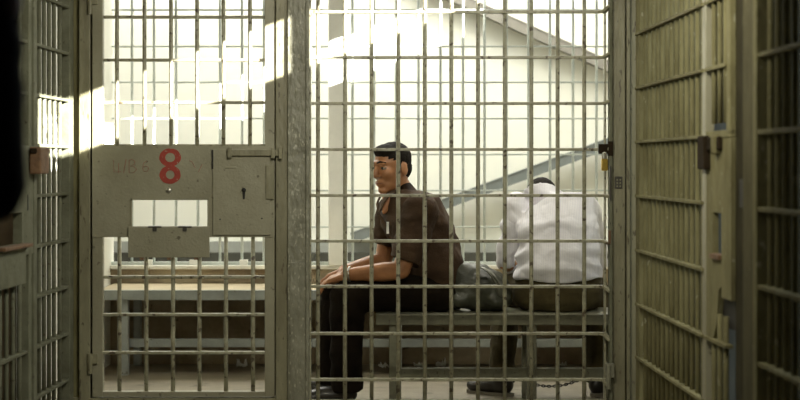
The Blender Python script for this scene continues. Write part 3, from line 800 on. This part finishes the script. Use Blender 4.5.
for a, b, c in ((Lhip, Lkn, Lan), (Rhip, Rkn, Ran)):
    chain(bm, [a, a.lerp(b, .5), b], [.076, .066, .054]); chain(bm, [b, b.lerp(c, .3), c], [.053, .054, .036]); capsule(bm, c, c+V((0, .03, -.055)), .034, .026)
hand(bm, Lwr, (.55, .45, -.5), (0, .5, .8), side=1, curl=.8); hand(bm, Rwr, (-.55, .45, -.5), (0, .5, .8), side=-1, curl=.8)
link('body', fuse(bm, .005, 5), 'skin', m2)
face_parts(m2, P, R)
link('hair', hair_mesh(P, R), 'hair', m2)
bm = bmesh.new()
loft(bm, [(pel+V((0, -.01, .035)), .208, .150), (pel+V((0, -.01, .065)), .208, .158), (wai+V((0, 0, .02)), .198, .160), (rib, .196, .155), (che+V((0, 0, 0)), .203, .145), (shd, .172, .088), (shd.lerp(nek, .6), .075, .055)], 30, ref=(0, .8, .6))
for a in (Lsh, Rsh): ell(bm, a, (.070, .080, .085))
def shirtd(p, n):
    w = .010*noise.noise(p*7)+.008*abs(noise.noise(p*15))-.003
    low = max(0, min(1, (.80-p.z)/.2))
    w += .011*low*math.sin(p.x*38+p.z*55*(1 if p.x > .72 else -1)+5*noise.noise(p*5))*max(0, .35+noise.noise(p*6+V((3, 1, 0))))
    w += .008*math.sin(p.z*48+3*noise.noise(p*6))*max(0, min(1, (.62-p.x)/.06))
    return w-.001
me = fuse(bm, .0065, 6, shirtd)
for v in me.vertices:       # curved hem that droops in the middle
    if v.co.z < .62 and v.co.y < 8.95:
        v.co.z -= .022*max(0, 1-((v.co.x-.74)/.16)**2)*(1-(v.co.z-.54)/.08 if v.co.z > .54 else 1)
link('shirt', me, 'white_shirt', m2)
for a, b, c, sg in ((Lsh, Lel, Lwr, -1), (Rsh, Rel, Rwr, 1)):
    bm = bmesh.new()
    loft(bm, [(a-(b-a)*.03+V((-sg*.012, 0, 0)), .04, .045), (a, .064, .068), (a.lerp(b, .3), .062, .068), (a.lerp(b, .65), .054, .062), (b, .052, .058), (b+(b-a)*.12, .042, .045)], 18)
    chain(bm, [b, b.lerp(c, .5), b.lerp(c, .92)], [.052, .050, .045])
    link('sleeve', fuse(bm, .0065, 5, shirtd), 'white_shirt', m2)
bm = bmesh.new()
loft(bm, [(pel+V((0, 0, -.112)), .17, .12), (pel+V((0, 0, -.07)), .205, .145), (pel+V((0, 0, -.02)), .212, .148), (pel+V((0, 0, .055)), .19, .130)], 26, ref=(0, 1, 0))
for a, b, c in ((Lhip, Lkn, Lan), (Rhip, Rkn, Ran)):
    chain(bm, [a, a.lerp(b, .5), b], [.088, .082, .070])
    loft(bm, [(b+V((0, 0, .03)), .062, .062), (b+V((0, -.02, -.05)), .068, .075), (b.lerp(c, .4), .066, .070), (b.lerp(c, .75), .062, .064), (c+V((0, 0, -.03)), .062, .066)], 18, ref=(0, 1, 0))
me = fuse(bm, .008, 6, wrinkle(.009, 9, 9.0, (0, .4, 1)))
for v in me.vertices:
    if v.co.y < D1+.425 and v.co.z > .2: v.co.z = max(v.co.z, .4255)
link('trousers', me, 'olive_cloth', m2)
shoe(m2, (Lan.x, Lan.y), (-.75, .66, 0)); shoe(m2, (Ran.x, Ran.y), (.45, .9, 0))

# ---- ankle chain
ch = root('ankle_chain', (.72, 9.0, .05), 'dark steel chain sagging between the ankles under the bench', 'chain')
bm = bmesh.new()
e0, e1 = V((-.175, .0, .048)), V((.16, .0, .048))
n = 26
for k in range(n):
    t = k/(n-1); p = e0.lerp(e1, t)-V((0, 0, .046*4*t*(1-t)))
    sl = -.16*(1-2*t)/.335
    d = V((1, 0, sl)).normalized(); o2 = V((0, 1, 0)) if k % 2 else d.cross(V((0, 1, 0)))
    tube(bm, [p+d*.0095*math.cos(2*PI*j/10)+o2*.005*math.sin(2*PI*j/10) for j in range(10)], .0028, 6, True)
link('links', finish(bm, True), 'dark_steel', ch)
for s_, an in ((-1, Lan), (1, Ran)):
    bm = bmesh.new(); cx_ = an.x-.72; cy_ = an.y-9.0
    pts = [(cx_+.082*math.cos(2*PI*j/24), cy_+.085*math.sin(2*PI*j/24), .10-.05) for j in range(24)]
    tube(bm, pts, .007, 8, True)
    tube(bm, [V((cx_-s_*.082, cy_, .05)), e0 if s_ < 0 else e1], .005, 6)
    link('shackle_cuff', finish(bm, True), 'dark_steel', ch)

# ---- guard at the left edge, close to the camera
g = root('person', (-.949, 3.5, 0), 'person in dark navy uniform standing close by at the left edge, arm bent', 'person')
bm = bmesh.new()
P, R = head_shapes(bm, (0, .02, 1.66), (.1, 1, -.05), neck=(0, -.01, 1.47))
A = lambda s_: (V((s_*.185, -.01, 1.40)), V((s_*.208, -.03, 1.06)), V((s_*.10, .19, 1.05)))
loft(bm, [((0, 0, .86), .15, .10), ((0, 0, .98), .155, .11), ((0, 0, 1.10), .14, .10), ((0, 0, 1.25), .16, .115), ((0, 0, 1.38), .16, .105), ((0, -.01, 1.46), .10, .07), ((0, -.01, 1.50), .06, .06)], 20, ref=(0, 1, 0))
for s_ in (-1, 1):
    a, b, c = A(s_)
    chain(bm, [a, b], [.052, .04]); chain(bm, [b, b.lerp(c, .3), c], [.04, .042, .028])
    hand(bm, c, (-s_*.8, .5, -.2), (0, .3, 1), side=s_, curl=.6)
    chain(bm, [(s_*.09, 0, .88), (s_*.10, .01, .48), (s_*.10, -.01, .09)], [.085, .056, .04]); capsule(bm, (s_*.10, 0, .08), (s_*.10, .1, .05), .036, .03)
link('body', fuse(bm, .006, 5), 'skin', g)
face_parts(g, P, R); link('hair', hair_mesh(P, R), 'hair', g)
bm = bmesh.new()
loft(bm, [((0, 0, .90), .175, .125), ((0, 0, 1.0), .175, .13), ((0, 0, 1.12), .165, .125), ((0, 0, 1.27), .18, .135), ((0, 0, 1.38), .18, .125), ((0, -.01, 1.455), .13, .09), ((0, -.01, 1.49), .075, .075)], 24, ref=(0, 1, 0))
for s_ in (-1, 1):
    a, b, c = A(s_)
    ell(bm, a, (.068, .072, .075)); chain(bm, [a, a.lerp(b, .5), b, b+(b-a)*.05], [.066, .062, .057, .05]); chain(bm, [b, b.lerp(c, .9)], [.056, .044])
link('jacket', fuse(bm, .008, 6, wrinkle(.007, 8, 1.0)), 'navy', g)
bm = bmesh.new()
loft(bm, [((0, 0, .80), .16, .12), ((0, 0, .93), .17, .125)], 20, ref=(0, 1, 0))
for s_ in (-1, 1):
    loft(bm, [((s_*.085, 0, .90), .09, .11), ((s_*.095, .005, .5), .075, .08), ((s_*.10, 0, .05), .075, .08)], 18, ref=(0, 1, 0))
link('trousers', fuse(bm, .008, 6, wrinkle(.008, 8, 3.0)), 'navy', g)
for s_ in (-1, 1): shoe(g, (s_*.10, -.01), (s_*.15, 1, 0))
bm = bmesh.new(); ell(bm, (.250, -.06, 1.40), (.014, .028, .032)); pt_ = link('shoulder_patch', finish(bm, True), 'patch', g); pt_['label'] = 'lilac grey shoulder patch'
bm = bmesh.new(); ell(bm, (0, .0, 1.745), (.098, .115, .045)); ell(bm, (0.01, .115, 1.72), (.075, .06, .010)); link('cap', fuse(bm, .006, 3), 'navy', g)

# ------------------------------------------------------------------ light
def area(name, loc, sx, sy, power, col, rot=(0, 0, 0)):
    L = bpy.data.lights.new(name, 'AREA'); L.shape = 'RECTANGLE'; L.size = sx; L.size_y = sy; L.energy = power; L.color = col
    o = bpy.data.objects.new(name, L); COL.objects.link(o); o.location = loc; o.rotation_euler = rot
    return o
sl = bpy.data.lights.new('sun', 'SUN'); sl.energy = 48; sl.angle = math.radians(.25); sl.color = (1, .97, .88)
so = bpy.data.objects.new('sun', sl); COL.objects.link(so); so.rotation_euler = (-SUN).to_track_quat('Z', 'Y').to_euler(); so.location = (6, 2, 6)
area('rear_skylight', (0, 11.45, 3.35), 4.5, 1.2, 205, (1, .985, .90))  # unseen overhead light added to brighten the far wall; ceiling is closed
area('cell_lamp', (.55, 8.75, 2.35), .8, .25, 13, (1, .95, .82))  # added light without a fixture, brightens the white shirt from above
area('corridor_lamp', (.1, 5.5, 2.05), .9, .35, 40, (1, .95, .77), (math.radians(84), 0, 0))  # added fill hanging free, aimed at the door and front bars
area('side_cell_lamp', (1.9, 6.8, 3.35), .8, 1.6, 26, (.85, .95, 1))  # added bluish fill, lifts the tone behind the right hand bars
w = bpy.data.worlds.new('world'); S.world = w; w.use_nodes = True
w.node_tree.nodes['Background'].inputs[0].default_value = (.75, .85, 1, 1); w.node_tree.nodes['Background'].inputs[1].default_value = .6

# ------------------------------------------------------------------ camera
cam = bpy.data.cameras.new('camera'); co = bpy.data.objects.new('camera', cam); COL.objects.link(co)
co.location = (0, 0, EYE); co.rotation_euler = (PI/2, 0, 0)
cam.sensor_width = 36; cam.lens = F/800*36; cam.shift_y = -35/800; cam.clip_start = .05
cam.dof.use_dof = True; cam.dof.focus_distance = 8.75; cam.dof.aperture_fstop = 2.8
S.camera = co
S.view_settings.view_transform = 'Standard'; S.view_settings.look = 'None'
S.view_settings.exposure = 0.0; S.view_settings.gamma = 1.0; S.view_settings.use_curve_mapping = False
S.cycles.use_denoising = True
